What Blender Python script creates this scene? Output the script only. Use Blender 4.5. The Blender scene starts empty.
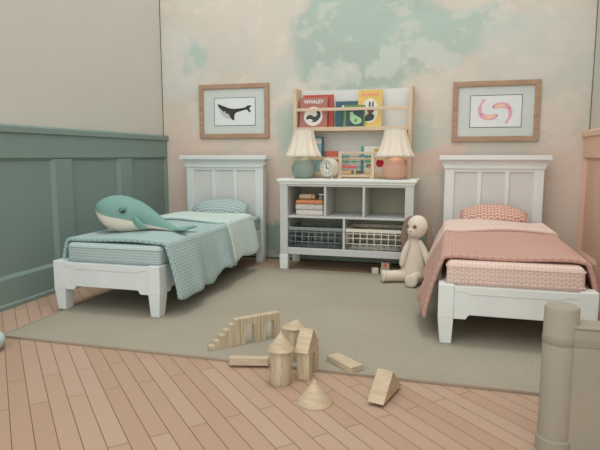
import bpy, bmesh, math, random
from mathutils import Vector, Matrix
random.seed(4)
C = bpy.context.scene.collection
R = math.radians

# ------------------------------------------------------------------ materials
def srgb(c):
    return tuple(((v/255)/12.92 if v/255 <= .04045 else ((v/255+.055)/1.055)**2.4) for v in c) + (1,)
class NT:
    def __init__(s, name):
        s.m = bpy.data.materials.new(name); s.m.use_nodes = True
        s.t = s.m.node_tree; s.b = s.t.nodes['Principled BSDF']
        s.b.inputs['Specular IOR Level'].default_value = .25
    def n(s, typ, **kw):
        x = s.t.nodes.new(typ)
        for k, v in kw.items(): setattr(x, k, v)
        return x
    def l(s, a, b): s.t.links.new(a, b)
    def math(s, op, a, b=None, c=None, clamp=False):
        x = s.n('ShaderNodeMath', operation=op); x.use_clamp = clamp
        for i, v in enumerate((a, b, c)):
            if v is None: continue
            if isinstance(v, (int, float)): x.inputs[i].default_value = v
            else: s.l(v, x.inputs[i])
        return x.outputs[0]
    def mix(s, f, a, b):
        x = s.n('ShaderNodeMix', data_type='RGBA')
        for sock, v in ((x.inputs[0], f), (x.inputs[6], a), (x.inputs[7], b)):
            if isinstance(v, (int, float)): sock.default_value = v
            elif isinstance(v, tuple): sock.default_value = v
            else: s.l(v, sock)
        return x.outputs[2]
    def coord(s, kind='Object'):
        return s.n('ShaderNodeTexCoord').outputs[kind]
    def noise(s, vec, scale, detail=3, rough=.5):
        x = s.n('ShaderNodeTexNoise'); s.l(vec, x.inputs['Vector'])
        x.inputs['Scale'].default_value = scale; x.inputs['Detail'].default_value = detail; x.inputs['Roughness'].default_value = rough
        return x
    def mapping(s, vec, scale=(1,1,1), rot=(0,0,0), loc=(0,0,0)):
        x = s.n('ShaderNodeMapping'); s.l(vec, x.inputs[0])
        x.inputs['Scale'].default_value = scale; x.inputs['Rotation'].default_value = rot; x.inputs['Location'].default_value = loc
        return x.outputs[0]
    def bump(s, h, strength=.3, dist=.01):
        x = s.n('ShaderNodeBump'); x.inputs['Strength'].default_value = strength; x.inputs['Distance'].default_value = dist
        s.l(h, x.inputs['Height']); s.l(x.outputs[0], s.b.inputs['Normal'])
def paint(name, c, rough=.6, var=.06, scale=6, spec=.25):
    t = NT(name); co = t.coord(); nz = t.noise(co, scale)
    k = srgb(c); a = tuple(min(1, v*(1-var)) for v in k[:3])+(1,); b = tuple(min(1, v*(1+var)) for v in k[:3])+(1,)
    t.l(t.mix(nz.outputs['Fac'], a, b), t.b.inputs['Base Color']); t.b.inputs['Roughness'].default_value = rough
    t.b.inputs['Specular IOR Level'].default_value = spec
    return t.m
def fabric(name, c, rough=.95, scale=220, var=.12):
    t = NT(name); co = t.coord(); nz = t.noise(co, scale, 2)
    n2 = t.noise(co, 5, 2)
    k = srgb(c); a = tuple(v*(1-var) for v in k[:3])+(1,); b = tuple(min(1, v*(1+var)) for v in k[:3])+(1,)
    f = t.math('MULTIPLY_ADD', nz.outputs['Fac'], .6, t.math('MULTIPLY', n2.outputs['Fac'], .4))
    t.l(t.mix(f, a, b), t.b.inputs['Base Color']); t.b.inputs['Roughness'].default_value = rough
    t.b.inputs['Specular IOR Level'].default_value = .1
    t.bump(nz.outputs['Fac'], .15, .003)
    return t.m
def wood(name, c1, c2, scale=(2, 30, 30), rough=.6):
    t = NT(name); v = t.mapping(t.coord(), scale)
    nz = t.noise(v, 1.6, 5, .6)
    r = t.n('ShaderNodeValToRGB'); t.l(nz.outputs['Fac'], r.inputs[0])
    r.color_ramp.elements[0].position = .35; r.color_ramp.elements[0].color = srgb(c1)
    r.color_ramp.elements[1].position = .65; r.color_ramp.elements[1].color = srgb(c2)
    t.l(r.outputs[0], t.b.inputs['Base Color']); t.b.inputs['Roughness'].default_value = rough
    t.bump(nz.outputs['Fac'], .08, .002)
    return t.m
def chevron(name, base, line, cell=.045, amount=.55, wide=.3, var=.08):
    """rows of small V shaped marks woven on cloth, laid out in metres on the UV map"""
    t = NT(name); uv = t.n('ShaderNodeUVMap'); sep = t.n('ShaderNodeSeparateXYZ'); t.l(uv.outputs[0], sep.inputs[0])
    u = t.math('DIVIDE', sep.outputs[0], cell); v = t.math('DIVIDE', sep.outputs[1], cell*.62)
    fu = t.math('FRACT', u); tri = t.math('ABSOLUTE', t.math('SUBTRACT', fu, .5))
    fv = t.math('FRACT', t.math('ADD', v, t.math('MULTIPLY', tri, 1.5)))
    d = t.math('ABSOLUTE', t.math('SUBTRACT', fv, .5))
    line_m = t.math('SUBTRACT', 1, t.math('SMOOTH_MIN', t.math('DIVIDE', d, wide), 1, .1), clamp=True)
    line_m = t.math('MULTIPLY', line_m, 2.2, clamp=True)
    gap = t.math('MULTIPLY', t.math('GREATER_THAN', tri, .06), t.math('LESS_THAN', tri, .44))
    m = t.math('MULTIPLY', t.math('MULTIPLY', line_m, gap), amount)
    co = t.coord(); nz = t.noise(co, 4, 2)
    k = srgb(base); a = tuple(x*(1-var) for x in k[:3])+(1,); b = tuple(min(1, x*(1+var)) for x in k[:3])+(1,)
    t.l(t.mix(m, t.mix(nz.outputs['Fac'], a, b), srgb(line)), t.b.inputs['Base Color'])
    t.b.inputs['Roughness'].default_value = .95; t.b.inputs['Specular IOR Level'].default_value = .1
    t.bump(m, .25, .004)
    return t.m

def mural():
    """painted cloud mural: soft patches of pink, sage and cream, laid out over the wall in metres"""
    t = NT('cloud_mural'); co = t.coord(); sep = t.n('ShaderNodeSeparateXYZ'); t.l(co, sep.inputs[0])
    nz = t.noise(co, 2.3, 6, .58); s2 = t.n('ShaderNodeSeparateXYZ'); t.l(nz.outputs['Color'], s2.inputs[0])
    X = t.math('ADD', sep.outputs[0], t.math('MULTIPLY', t.math('SUBTRACT', s2.outputs[0], .5), .85))
    Z = t.math('ADD', sep.outputs[2], t.math('MULTIPLY', t.math('SUBTRACT', s2.outputs[1], .5), .8))
    col = srgb(MUR['base'])
    for (cx, cz, rx, rz, c, a, soft) in MUR['blobs']:
        dx = t.math('DIVIDE', t.math('SUBTRACT', X, cx), rx); dz = t.math('DIVIDE', t.math('SUBTRACT', Z, cz), rz)
        d = t.math('SQRT', t.math('ADD', t.math('MULTIPLY', dx, dx), t.math('MULTIPLY', dz, dz)))
        mr = t.n('ShaderNodeMapRange', interpolation_type='SMOOTHSTEP'); t.l(d, mr.inputs[0])
        mr.inputs[1].default_value = 1-soft; mr.inputs[2].default_value = 1+soft*.6
        mr.inputs[3].default_value = a; mr.inputs[4].default_value = 0
        col = t.mix(mr.outputs[0], col, srgb(c))
    fine = t.noise(co, 9, 4, .6)
    k = t.math('MULTIPLY', fine.outputs['Fac'], .16)
    col = t.mix(k, col, srgb((205, 196, 182)))
    br = t.noise(t.mapping(co, (1, 1, 1.5), (0, R(20), 0)), 2.6, 7, .62)
    mr = t.n('ShaderNodeMapRange', interpolation_type='SMOOTHSTEP'); t.l(br.outputs['Fac'], mr.inputs[0])
    mr.inputs[1].default_value = .53; mr.inputs[2].default_value = .60; mr.inputs[3].default_value = 0; mr.inputs[4].default_value = .32
    col = t.mix(mr.outputs[0], col, srgb((226, 216, 203)))
    t.l(col, t.b.inputs['Base Color']); t.b.inputs['Roughness'].default_value = .85
    return t.m
PK, TE, GR, CR, DT = (222, 200, 184), (176, 195, 183), (206, 208, 200), (218, 209, 196), (148, 170, 157)
MUR = dict(base=(207, 200, 187), blobs=[
    (-3.2, .9, .8, .85, (226, 202, 186), .9, .5), (-3.25, 2.3, .5, .45, GR, .95, .35), (-2.95, 2.4, .16, .12, (170, 196, 184), .8, .5),
    (-2.9, 1.75, .2, .14, (222, 212, 198), .6, .3), (-2.3, 2.5, .5, .38, (211, 201, 188), .8, .4), (-2.55, 2.2, .2, .1, (196, 200, 190), .6, .3),
    (-1.95, 1.0, .5, .6, (224, 202, 187), .8, .5), (-1.95, 1.75, .4, .35, (220, 210, 198), .7, .3), (-1.85, 2.1, .3, .25, (200, 203, 192), .8, .35), (-2.5, 2.45, .35, .25, (204, 200, 188), .7, .3),
    (-.95, 2.5, .9, .66, (168, 186, 175), .98, .2), (-.1, 2.42, .75, .28, (174, 194, 182), .95, .2), (-1.05, 2.75, .5, .3, (168, 190, 178), .7, .4),
    (-1.28, 2.15, .22, .15, (200, 208, 198), .7, .25), (-.72, 2.2, .26, .17, (202, 210, 200), .75, .25), (-.2, 2.22, .25, .12, (206, 210, 200), .7, .25),
    (-1.8, 1.4, .2, .3, (178, 196, 184), .85, .4),
    (-.1, 1.9, .42, .2, (214, 206, 192), .8, .3), (-.28, 1.48, .22, .28, (184, 198, 188), .8, .4),
    (-.2, 1.17, .3, .17, (220, 194, 180), .9, .25), (-.28, .85, .3, .2, (222, 212, 198), .8, .3), (-.3, .45, .4, .3, (222, 202, 186), .8, .4),
    (1.0, 2.2, .75, .5, (206, 208, 198), .9, .4), (1.05, 1.62, .3, .16, (224, 212, 200), .6, .25), (1.1, 1.35, .22, .14, (226, 212, 202), .6, .25), (1.15, .9, .4, .5, (224, 206, 192), .7, .5),
    (-2.1, .14, .7, .30, DT, .98, .22), (-1.0, .0, .95, .45, DT, .98, .2), (-1.78, .50, .14, .06, (224, 208, 192), .8, .3)])

# ------------------------------------------------------------------ mesh building
class MB:
    def __init__(s): s.bm = bmesh.new()
    def box(s, x0, x1, y0, y1, z0, z1, rz=0, piv=None):
        r = bmesh.ops.create_cube(s.bm, size=1)['verts']
        M = Matrix.Translation(((x0+x1)/2, (y0+y1)/2, (z0+z1)/2)) @ Matrix.Diagonal((x1-x0, y1-y0, z1-z0, 1))
        bmesh.ops.transform(s.bm, matrix=M, verts=r)
        return r
    def prism(s, pts, axis, a, b):
        """closed outline pts in the two other axes, extruded from a to b along axis"""
        def P(p, v):
            return {'x': (v, p[0], p[1]), 'y': (p[0], v, p[1]), 'z': (p[0], p[1], v)}[axis]
        A = [s.bm.verts.new(P(p, a)) for p in pts]; B = [s.bm.verts.new(P(p, b)) for p in pts]
        n = len(pts)
        fs = [s.bm.faces.new(A), s.bm.faces.new(B[::-1])]
        for i in range(n): fs.append(s.bm.faces.new((A[i], B[i], B[(i+1) % n], A[(i+1) % n])))
        return A+B
    def lathe(s, prof, seg=32, c=(0,0,0), fn=None):
        rings = []
        for r, z in prof:
            if r < 1e-5: rings.append([s.bm.verts.new((c[0], c[1], c[2]+z))]); continue
            ring = []
            for i in range(seg):
                a = 2*math.pi*i/seg; q = r*(fn(a, z) if fn else 1)
                ring.append(s.bm.verts.new((c[0]+q*math.cos(a), c[1]+q*math.sin(a), c[2]+z)))
            rings.append(ring)
        for A, B in zip(rings, rings[1:]):
            for i in range(seg):
                j = (i+1) % seg
                if len(A) == 1 and len(B) == 1: continue
                if len(A) == 1: s.bm.faces.new((A[0], B[i], B[j]))
                elif len(B) == 1: s.bm.faces.new((A[i], B[0], A[j]))
                else: s.bm.faces.new((A[i], B[i], B[j], A[j]))
        return [v for g in rings for v in g]
    def tube(s, pts, rad, seg=12, flat=None):
        """round bar through pts; rad = number or list; flat = (sx, sy) squash"""
        pts = [Vector(p) for p in pts]; n = len(pts)
        if isinstance(rad, (int, float)): rad = [rad]*n
        T = [(pts[min(i+1, n-1)]-pts[max(i-1, 0)]).normalized() for i in range(n)]
        up = Vector((0, 0, 1)) if abs(T[0].z) < .9 else Vector((0, 1, 0))
        N = (up-T[0]*up.dot(T[0])).normalized(); rings = []
        for i in range(n):
            N = (N-T[i]*N.dot(T[i])).normalized(); B = T[i].cross(N)
            sx, sy = flat[i] if isinstance(flat, list) else (flat or (1, 1))
            rings.append([s.bm.verts.new(pts[i]+(N*math.cos(2*math.pi*k/seg)*sx+B*math.sin(2*math.pi*k/seg)*sy)*rad[i]) for k in range(seg)])
        for A, B in zip(rings, rings[1:]):
            for k in range(seg): s.bm.faces.new((A[k], A[(k+1) % seg], B[(k+1) % seg], B[k]))
        s.bm.faces.new(rings[0][::-1]); s.bm.faces.new(rings[-1])
        return [v for g in rings for v in g]
    def ball(s, c, r, seg=20):
        if isinstance(r, (int, float)): r = (r, r, r)
        v = bmesh.ops.create_uvsphere(s.bm, u_segments=seg, v_segments=seg*2//3, radius=1)['verts']
        bmesh.ops.transform(s.bm, matrix=Matrix.Translation(c) @ Matrix.Diagonal((*r, 1)), verts=v)
        return v
    def xf(s, verts, M): bmesh.ops.transform(s.bm, matrix=M, verts=verts)
    def build(s, name, mat, parent=None, bevel=0, smooth=False, sub=0, solid=0, uv=True, seg=2, off=-1):
        bmesh.ops.recalc_face_normals(s.bm, faces=s.bm.faces)
        if uv and not s.bm.loops.layers.uv:
            L = s.bm.loops.layers.uv.new('UVMap')
            for f in s.bm.faces:
                n = f.normal; ax = max(range(3), key=lambda i: abs(n[i]))
                for lp in f.loops:
                    p = lp.vert.co; lp[L].uv = ((p.y, p.z), (p.x, p.z), (p.x, p.y))[ax]
        me = bpy.data.meshes.new(name); s.bm.to_mesh(me); s.bm.free(); me.materials.append(mat)
        if smooth:
            for p in me.polygons: p.use_smooth = True
        o = bpy.data.objects.new(name, me); C.objects.link(o)
        if parent: o.parent = parent
        if solid:
            m = o.modifiers.new('thick', 'SOLIDIFY'); m.thickness = solid; m.offset = off
        if bevel:
            m = o.modifiers.new('bevel', 'BEVEL'); m.width = bevel; m.segments = seg; m.limit_method = 'ANGLE'; m.angle_limit = R(35)
        if sub:
            m = o.modifiers.new('sub', 'SUBSURF'); m.levels = sub; m.render_levels = sub
        return o
def bx(*a, **k):
    m = MB(); m.box(*a); return m
def tag(o, label, cat, group=None):
    o['label'] = label; o['category'] = cat
    if group: o['group'] = group
    return o
def thing(name, label, cat, loc=(0,0,0), rz=0, group=None):
    o = bpy.data.objects.new(name, None); C.objects.link(o); o.location = loc; o.rotation_euler[2] = rz
    o.empty_display_size = .1
    return tag(o, label, cat, group)
def struct(o): o['kind'] = 'structure'; return o
def place(o, loc, rz=0, rx=0, ry=0): o.location = loc; o.rotation_euler = (rx, ry, rz); return o

# ------------------------------------------------------------------ colours
M_white = paint('bed_white_paint', (222, 228, 226), .45)
M_panel = paint('bed_panel_paint', (217, 217, 212), .5)
M_cab = paint('cabinet_grey_paint', (201, 204, 200), .5)
M_cabtop = paint('cabinet_top_paint', (232, 236, 230), .45)
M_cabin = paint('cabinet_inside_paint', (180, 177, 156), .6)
M_sage = paint('sage_panelling', (132, 151, 144), .6, .04)
M_rose = paint('rose_panelling', (232, 196, 172), .6, .04)
M_plaster = paint('cream_plaster', (209, 206, 195), .85, .03, 2)
M_oak = wood('pale_oak', (208, 186, 158), (222, 202, 174), (3, 30, 30))
M_oakv = wood('pale_oak_upright', (208, 186, 158), (222, 202, 174), (30, 30, 3))
M_frame = wood('frame_oak', (164, 134, 110), (182, 152, 126), (4, 30, 30))
M_cream = paint('rack_back_cream', (221, 223, 218), .7)
M_block = wood('toy_block_wood', (180, 164, 136), (204, 190, 162), (40, 40, 5))
M_blockx = wood('toy_block_wood_lengthwise', (184, 168, 140), (204, 188, 162), (5, 40, 40))
M_blockroof = wood('toy_block_roof', (182, 164, 136), (202, 184, 156), (6, 12, 40))
M_mat = paint('mount_card', (206, 212, 206), .8)
M_art = paint('print_paper', (226, 230, 230), .8)
M_ink = paint('dark_ink', (62, 64, 58), .8)
M_dark = paint('dark_grey', (70, 74, 72), .6)
M_black = paint('black_felt', (42, 42, 40), .8)

# ------------------------------------------------------------------ room
LW, RW, BW, FY, HT = -3.41, 1.315, 6.035, -.6, 3.3
def floor_mat():
    t = NT('diagonal_floorboards'); v = t.mapping(t.coord(), (1,1,1), (0,0,R(45)))
    b = t.n('ShaderNodeTexBrick'); t.l(v, b.inputs['Vector']); b.offset = .37; b.offset_frequency = 2; b.squash = 1
    b.inputs['Scale'].default_value = 1; b.inputs['Brick Width'].default_value = .95; b.inputs['Row Height'].default_value = .0872
    b.inputs['Mortar Size'].default_value = .0022; b.inputs['Mortar Smooth'].default_value = .3; b.inputs['Bias'].default_value = -.1
    b.inputs['Color1'].default_value = srgb((184, 158, 137)); b.inputs['Color2'].default_value = srgb((174, 145, 123)); b.inputs['Mortar'].default_value = srgb((96, 72, 56))
    nz = t.noise(t.mapping(v, (2.5, 30, 1)), 1.5, 4, .6)
    t.l(t.mix(t.math('MULTIPLY', nz.outputs['Fac'], .3), b.outputs['Color'], srgb((176, 142, 120))), t.b.inputs['Base Color'])
    t.b.inputs['Roughness'].default_value = .5
    t.bump(t.math('SUBTRACT', 1, b.outputs['Fac']), .4, .003)
    return t.m
FZ = -.013
struct(bx(LW-.15, RW+.15, FY, BW+.15, -.12, FZ).build('floor', floor_mat()))
struct(bx(LW-.15, RW+.15, BW, BW+.15, FZ, HT).build('wall_back', mural()))
struct(bx(LW-.15, LW, FY, BW, FZ, HT).build('wall_left', M_plaster))
struct(bx(RW, RW+.15, FY, BW, FZ, HT).build('wall_right', M_plaster))
def wainscot(name, x, sg, mat, y0):
    """raised frame panelling; sg = +1 when the room lies towards +x"""
    m = MB()
    def b(p, ya, yb, za, zb):
        m.box(min(x, x+sg*p), max(x, x+sg*p), ya, yb, za, zb)
    b(.012, y0, BW, FZ, 1.42)
    def rail(pts): m.prism([(x+sg*a, z) for a, z in pts], 'y', y0, BW)
    rail([(0, FZ), (.058, FZ), (.058, .018), (.046, .03), (.046, .226), (.012, .25), (0, .25)])
    rail([(0, 1.15), (.012, 1.155), (.046, 1.183), (.046, 1.375), (.07, 1.385), (.07, 1.43), (.058, 1.445), (0, 1.445)])
    for yc in (6.135, 5.148, 4.164, 3.18, 2.196, 1.212, .228):
        ya, yb = yc-.14, min(yc+.14, BW)
        c = .03
        pts = [(x, ya), (x+sg*.012, ya), (x+sg*.046, ya+c), (x+sg*.046, yb-c if yb < BW else BW), (x+sg*.012 if yb < BW else x+sg*.046, yb), (x, yb)]
        if yb >= BW: pts = [(x, ya), (x+sg*.012, ya), (x+sg*.046, ya+c), (x+sg*.046, BW), (x, BW)]
        m.prism(pts, 'z', .24, 1.17)
    return struct(m.build(name, mat, None, .002))
wainscot('trim_1', LW, 1, M_sage, 0)
wainscot('trim_2', RW, -1, M_rose, 2.9)
struct(bx(LW, LW+.006, BW-.006, BW, 1.445, HT).build('corner_shade_left', M_dark))  # thin dark strip standing in for the shade line in the left corner
struct(bx(RW-.006, RW, BW-.006, BW, 1.445, HT).build('corner_shade_right', M_dark))  # same painted shade line for the right corner
struct(bx(LW+.05, RW-.05, BW-.008, BW, FZ, .0).build('dark_strip_back', M_dark))  # thin dark strip along the foot of the back wall

# rug
def rug_mat():
    t = NT('woven_rug'); co = t.coord()
    w = t.n('ShaderNodeTexWave'); t.l(t.mapping(co, (1, 1, 1), (0, 0, R(8))), w.inputs[0]); w.inputs['Scale'].default_value = 26; w.inputs['Distortion'].default_value = 3; w.inputs['Detail'].default_value = 2
    nz = t.noise(co, 90, 2); n2 = t.noise(co, 1.2, 2)
    f = t.math('MULTIPLY_ADD', w.outputs['Fac'], .25, t.math('MULTIPLY_ADD', nz.outputs['Fac'], .4, t.math('MULTIPLY', n2.outputs['Fac'], .35)))
    t.l(t.mix(f, srgb((130, 124, 109)), srgb((188, 182, 165))), t.b.inputs['Base Color']); t.b.inputs['Roughness'].default_value = 1
    t.b.inputs['Specular IOR Level'].default_value = .05
    t.bump(f, .3, .006)
    return t.m
rug = thing('rug', 'large flat greige woven rug on the floorboards under both beds', 'rug', (-.8, 4.16, FZ))
bx(-2.075, 2.07, -1.29, 1.27, .0, .013).build('rug_field', rug_mat(), rug, .003)
m = MB()
for a in ((-2.09, 2.085, -1.305, -1.288), (-2.09, 2.085, 1.268, 1.285), (-2.09, -2.073, -1.29, 1.27), (2.068, 2.085, -1.29, 1.27)):
    m.box(*a, 0, .017)
m.build('rug_binding', fabric('rug_binding_cloth', (160, 148, 130)), rug, .003)
RZ = .0

# low foreground wall with round end post
M_fg = paint('foreground_plaster', (164, 157, 141), .8)
M_fgb = paint('ledge_paint', (152, 146, 130), .7)
fw = struct(bx(.47, 1.30, 2.27, 2.37, FZ, .525).build('wall_front_low', M_fg, None, .008))
m = MB(); m.box(.47, 1.30, 2.264, 2.376, .525, .537)
struct(m.build('trim_5', M_fg, None, .004))
m = MB(); m.box(.47, 1.30, 2.266, 2.374, .452, .482)
struct(m.build('trim_6', M_fgb, None, .003))
m = MB(); m.lathe([(0, FZ), (.072, FZ), (.072, .05), (.066, .056), (.066, .595), (.062, .603), (0, .606)], 40, (.449, 2.32, 0))
struct(m.build('pillar', M_fg, None, 0, True)).modifiers.new('es', 'EDGE_SPLIT').split_angle = R(40)
m = MB(); m.lathe([(.066, .452), (.0685, .455), (.0685, .480), (.066, .483)], 40, (.449, 2.32, 0))
struct(m.build('trim_7', M_fgb, None, 0, True))
pf = thing('pouf', 'pale blue round pouf on the bare floor at the far left edge', 'pouf', (-2.80, 2.6, FZ))
m = MB(); m.lathe([(0, 0), (.10, .002), (.135, .02), (.15, .06), (.145, .085), (.12, .105), (0, .112)], 32); m.build('cushion', fabric('pale_blue_cloth', (190, 208, 202)), pf, 0, True)
m = MB(); m.ball((0, 0, .113), (.014, .014, .006), 12); m.build('button', M_mat, pf, 0, True)

# ------------------------------------------------------------------ beds
def bed(name, cx, tint, label):
    """local x centred on the bed, world y kept, z from the floor"""
    W, P = tint
    t = thing(name, label, 'bed', (cx, 4.6, 0))
    yb0, yf = 1.18, -1.11          # headboard front, foot front (local y)
    # headboard
    def hb():
        m = MB()
        m.box(-.472, -.375, 1.17, 1.27, .30, 1.09); m.box(.375, .472, 1.17, 1.27, .30, 1.09)
        m.box(-.376, .376, 1.175, 1.26, 1.035, 1.09)
        m.box(-.376, .376, 1.175, 1.26, .30, .38)
        for x in (-.1325, .1325): m.box(x-.023, x+.023, 1.176, 1.26, .38, 1.036)
        return m
    h = hb().build('headboard', W, t, .005)
    for k in (-1, 0, 1):
        m = MB(); w = .112
        m.box(k*.265-w, k*.265+w, 1.196, 1.245, .37, 1.04)
        m.build('panel', P, h, .002)
    m = MB()
    m.box(-.482, .482, 1.155, 1.28, 1.068, 1.098)
    m.prism([(1.165, 1.096), (1.163, 1.112), (1.15, 1.135), (1.128, 1.158), (1.285, 1.158), (1.285, 1.096)], 'x', -.50, .50)
    m.box(-.528, .528, 1.105, 1.29, 1.157, 1.203)
    m.build('crown_moulding', W, h, .005)
    # front rail with stepped lower edge
    z1 = .385
    m = MB()
    m.prism([(-.37, .165), (-.29, .165), (-.27, .195), (.27, .195), (.29, .165), (.37, .165), (.37, z1-.004), (-.37, z1-.004)], 'y', -1.10, -1.02)
    fr = m.build('front_rail', W, t, .004)
    m = MB(); m.prism([(-.365, .345), (-.29, .345), (-.27, .33), (.27, .33), (.29, .345), (.365, .345), (.365, z1-.004), (-.365, z1-.004)], 'y', -1.106, -1.09)
    m.build('rail_trim', W, fr, .003)
    for sx in (-1, 1):
        a, b = sorted((sx*.385, sx*.45))
        m = MB()
        m.prism([(-1.02, .165), (-.93, .165), (-.91, .195), (1.08, .195), (1.10, .165), (1.17, .165), (1.17, z1-.004), (-1.02, z1-.004)], 'x', a, b)
        m.build('side_rail', W, t, .004)
        # foot posts with tapered leg
        m = MB()
        x0, x1 = sorted((sx*.365, sx*.462))
        m.box(x0, x1, -1.112, -1.0, .17, z1+.004)
        v = m.box(x0, x1, -1.112, -1.0, RZ, .17)
        for q in v:
            if q.co.z < .1:
                q.co.x = q.co.x + (-sx*.018 if abs(q.co.x) > .4 else sx*.008); q.co.y += .012 if q.co.y < -1.05 else -.012
        m.build('leg', W, t, .004)
        m = MB(); x0, x1 = sorted((sx*.375, sx*.472))
        m.box(x0, x1, 1.172, 1.268, .12, .302)
        v = m.box(x0, x1, 1.172, 1.268, FZ+.0005, .125)
        for q in v:
            if q.co.z < .1: q.co.x += -sx*.012 if abs(q.co.x) > .43 else sx*.008
        m.build('leg', W, t, .004)
    m = MB()
    for i in range(8):
        y = -.9+i*.27; m.box(-.385, .385, y, y+.09, .33, .35)
    m.build('slats', M_oak, t, .002)
    return t
M_whiteR = paint('bed_white_paint_cool', (228, 232, 228), .45)
bed('single_bed', -2.505, (M_white, M_panel), 'white panelled single bed on the left with sage bedding, beside the green panelling')
bed('single_bed', .410, (M_whiteR, M_panel), 'white panelled single bed on the right with pink bedding, beside the pink panelling')

MT = {'sage': chevron('sage_weave', (156, 178, 176), (220, 228, 224), .034, .8, .26), 'pink': chevron('pink_weave', (217, 188, 176), (237, 224, 212), .045, .75)}
MQ = {'sage': chevron('sage_quilt', (146, 173, 171), (218, 228, 224), .05, .8, .24), 'pink': chevron('pink_quilt', (192, 152, 139), (220, 192, 178), .05, .55, .22)}
MF = {'sage': chevron('sage_pale_fold', (190, 208, 202), (214, 226, 220), .06, .6), 'pink': chevron('pink_pale_fold', (216, 190, 178), (234, 218, 206), .055, .9, .25)}
MP = {'sage': chevron('sage_pillow_weave', (136, 160, 160), (214, 222, 216), .055, .95, .25), 'pink': chevron('pink_pillow_weave', (192, 142, 127), (232, 208, 192), .062, 1.0, .26)}

def mattress(cx, key, label):
    t = thing('mattress', label, 'mattress', (cx, 4.6, .375))
    m = MB(); m.box(-.405, .405, -1.075, 1.15, 0, .155)
    m.build('mattress_body', MT[key], t, .035, seg=5, smooth=True)
    m = MB()
    for z in (.03, .125):
        p = [(-.407+.03, -1.077, z), (.407-.03, -1.077, z), (.40, -1.072, z), (.407, -1.045, z), (.407, 1.12, z), (.38, 1.152, z), (-.38, 1.152, z), (-.407, 1.12, z), (-.407, -1.045, z), (-.40, -1.072, z), (-.407, -1.077, z)]
        m.tube(p, .004, 6)
    m.build('piping', MT[key], t)
mattress(-2.46, 'sage', 'sage patterned mattress on the left bed beneath the quilt')
mattress(.40, 'pink', 'pale pink chevron mattress on the right bed beneath the quilt')

def drape(y0, y1, zt, bottom, flare, ny, wav, seed, half=.405, thick=0, front_drop=0):
    """cloth over a mattress: returns an MB grid; bottom(side, y) gives the hem height"""
    m = MB(); L = m.bm.loops.layers.uv.new('UVMap')
    rnd = random.Random(seed)
    ph = [rnd.random()*6.28 for _ in range(4)]
    NS, NR, NTp = 12, 6, 16
    grid = []
    for j in range(ny+1):
        v = j/ny; y = y0+(y1-y0)*v
        row = []
        def side(sg):
            hb = bottom(sg, y); pts = []
            rr = .055
            # hang from hem up to edge
            for i in range(NS+1):
                q = i/NS      # 0 hem, 1 top
                z = hb+(zt-rr-hb)*q
                k = 1-q
                ox = half+rr*.6+.018+flare(sg, y)*k**.8 + wav*k*math.sin(y*9+ph[0]+sg)+wav*.5*k*math.sin(y*21+ph[1])
                if q < .12: ox -= .012*(1-q/.12)
                pts.append((sg*ox, y+.05*k*k*(.5-v)*0, z))
            x1 = half+rr*.6+.018
            for i in range(1, NR+1):
                a = i/NR*math.pi/2
                pts.append((sg*(x1-rr*(1-math.cos(a))), y, zt-rr+rr*math.sin(a)))
            return pts
        Lp = side(-1); Rp = side(1)[::-1]
        xs = Lp[-1][0]; xe = Rp[0][0]
        top = []
        for i in range(1, NTp):
            x = xs+(xe-xs)*i/NTp
            z = zt+.008*math.sin(x*7+ph[2]+y*2)+.006*math.sin(y*6+ph[3]+x*4)+.012*(1-(x/half)**2)
            top.append((x, y, z))
        row = Lp+top+Rp
        grid.append(row)
    V = [[m.bm.verts.new(p) for p in r] for r in grid]
    for j in range(ny):
        for i in range(len(V[0])-1):
            f = m.bm.faces.new((V[j][i], V[j][i+1], V[j+1][i+1], V[j+1][i]))
    # uv by arc length
    U = []
    for r in grid:
        a = [0]
        for p, q in zip(r, r[1:]): a.append(a[-1]+(Vector(p)-Vector(q)).length)
        c = a[len(a)//2]; U.append([w-c for w in a])
    for j in range(ny+1):
        for i in range(len(V[0])): V[j][i].index = -1
    idx = {V[j][i]: (U[j][i], grid[j][i][1]) for j in range(ny+1) for i in range(len(V[0]))}
    for f in m.bm.faces:
        for lp in f.loops: lp[L].uv = idx[lp.vert]
    return m
def lerp(tab, y):
    for (a, u), (b, v) in zip(tab, tab[1:]):
        if y <= b:
            q = max(0, (y-a)/(b-a)); q = q*q*(3-2*q); return u+(v-u)*q
    return tab[-1][1]
def bedding(cx, key, ql, fl, bot, flr, y0, y1, seed):
    """quilt with its folded back paler end"""
    t = thing('quilt', ql, 'quilt', (cx, 4.6, 0))
    g = drape(y0-4.6, y1-4.6, .565, lambda s, y: lerp(bot[s], y+4.6), flr, 60, .024, seed)
    g.build('quilt_cover', MQ[key], t, 0, True, 1, .03)
    g = drape(y1-.06-4.6, 5.37-4.6, .59, lambda s, y: lerp(bot[s], y+4.6)+.03, lambda s, y: flr(s, y)-.005, 16, .01, seed+1, half=.41)
    g.build('folded_back_end', MF[key], t, 0, True, 1, .034)
    return t
bL = {1: [(3.5, .15), (3.62, .115), (4.0, .125), (4.2, .10), (4.33, .15), (4.42, .20), (4.6, .17), (4.8, .15), (4.88, .19), (5.1, .16), (5.4, .17)],
      -1: [(3.5, .38), (4.0, .3), (5.4, .25)]}
bedding(-2.46, 'sage', 'sage green patterned quilt with paler turned back end, draped over the left bed', '', bL,
        lambda s, y: (.10 if y < -.55 else .085) if s > 0 else .04, 3.56, 4.76, 3)
bR = {-1: [(3.5, .135), (3.7, .11), (4.1, .13), (4.6, .16), (5.4, .18)], 1: [(3.5, .14), (4.1, .16), (5.4, .18)]}
bedding(.40, 'pink', 'dusty pink quilt with pale turned back end, draped over the right bed', '', bR,
        lambda s, y: .14 if s < 0 else .10, 3.60, 4.78, 8)

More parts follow.
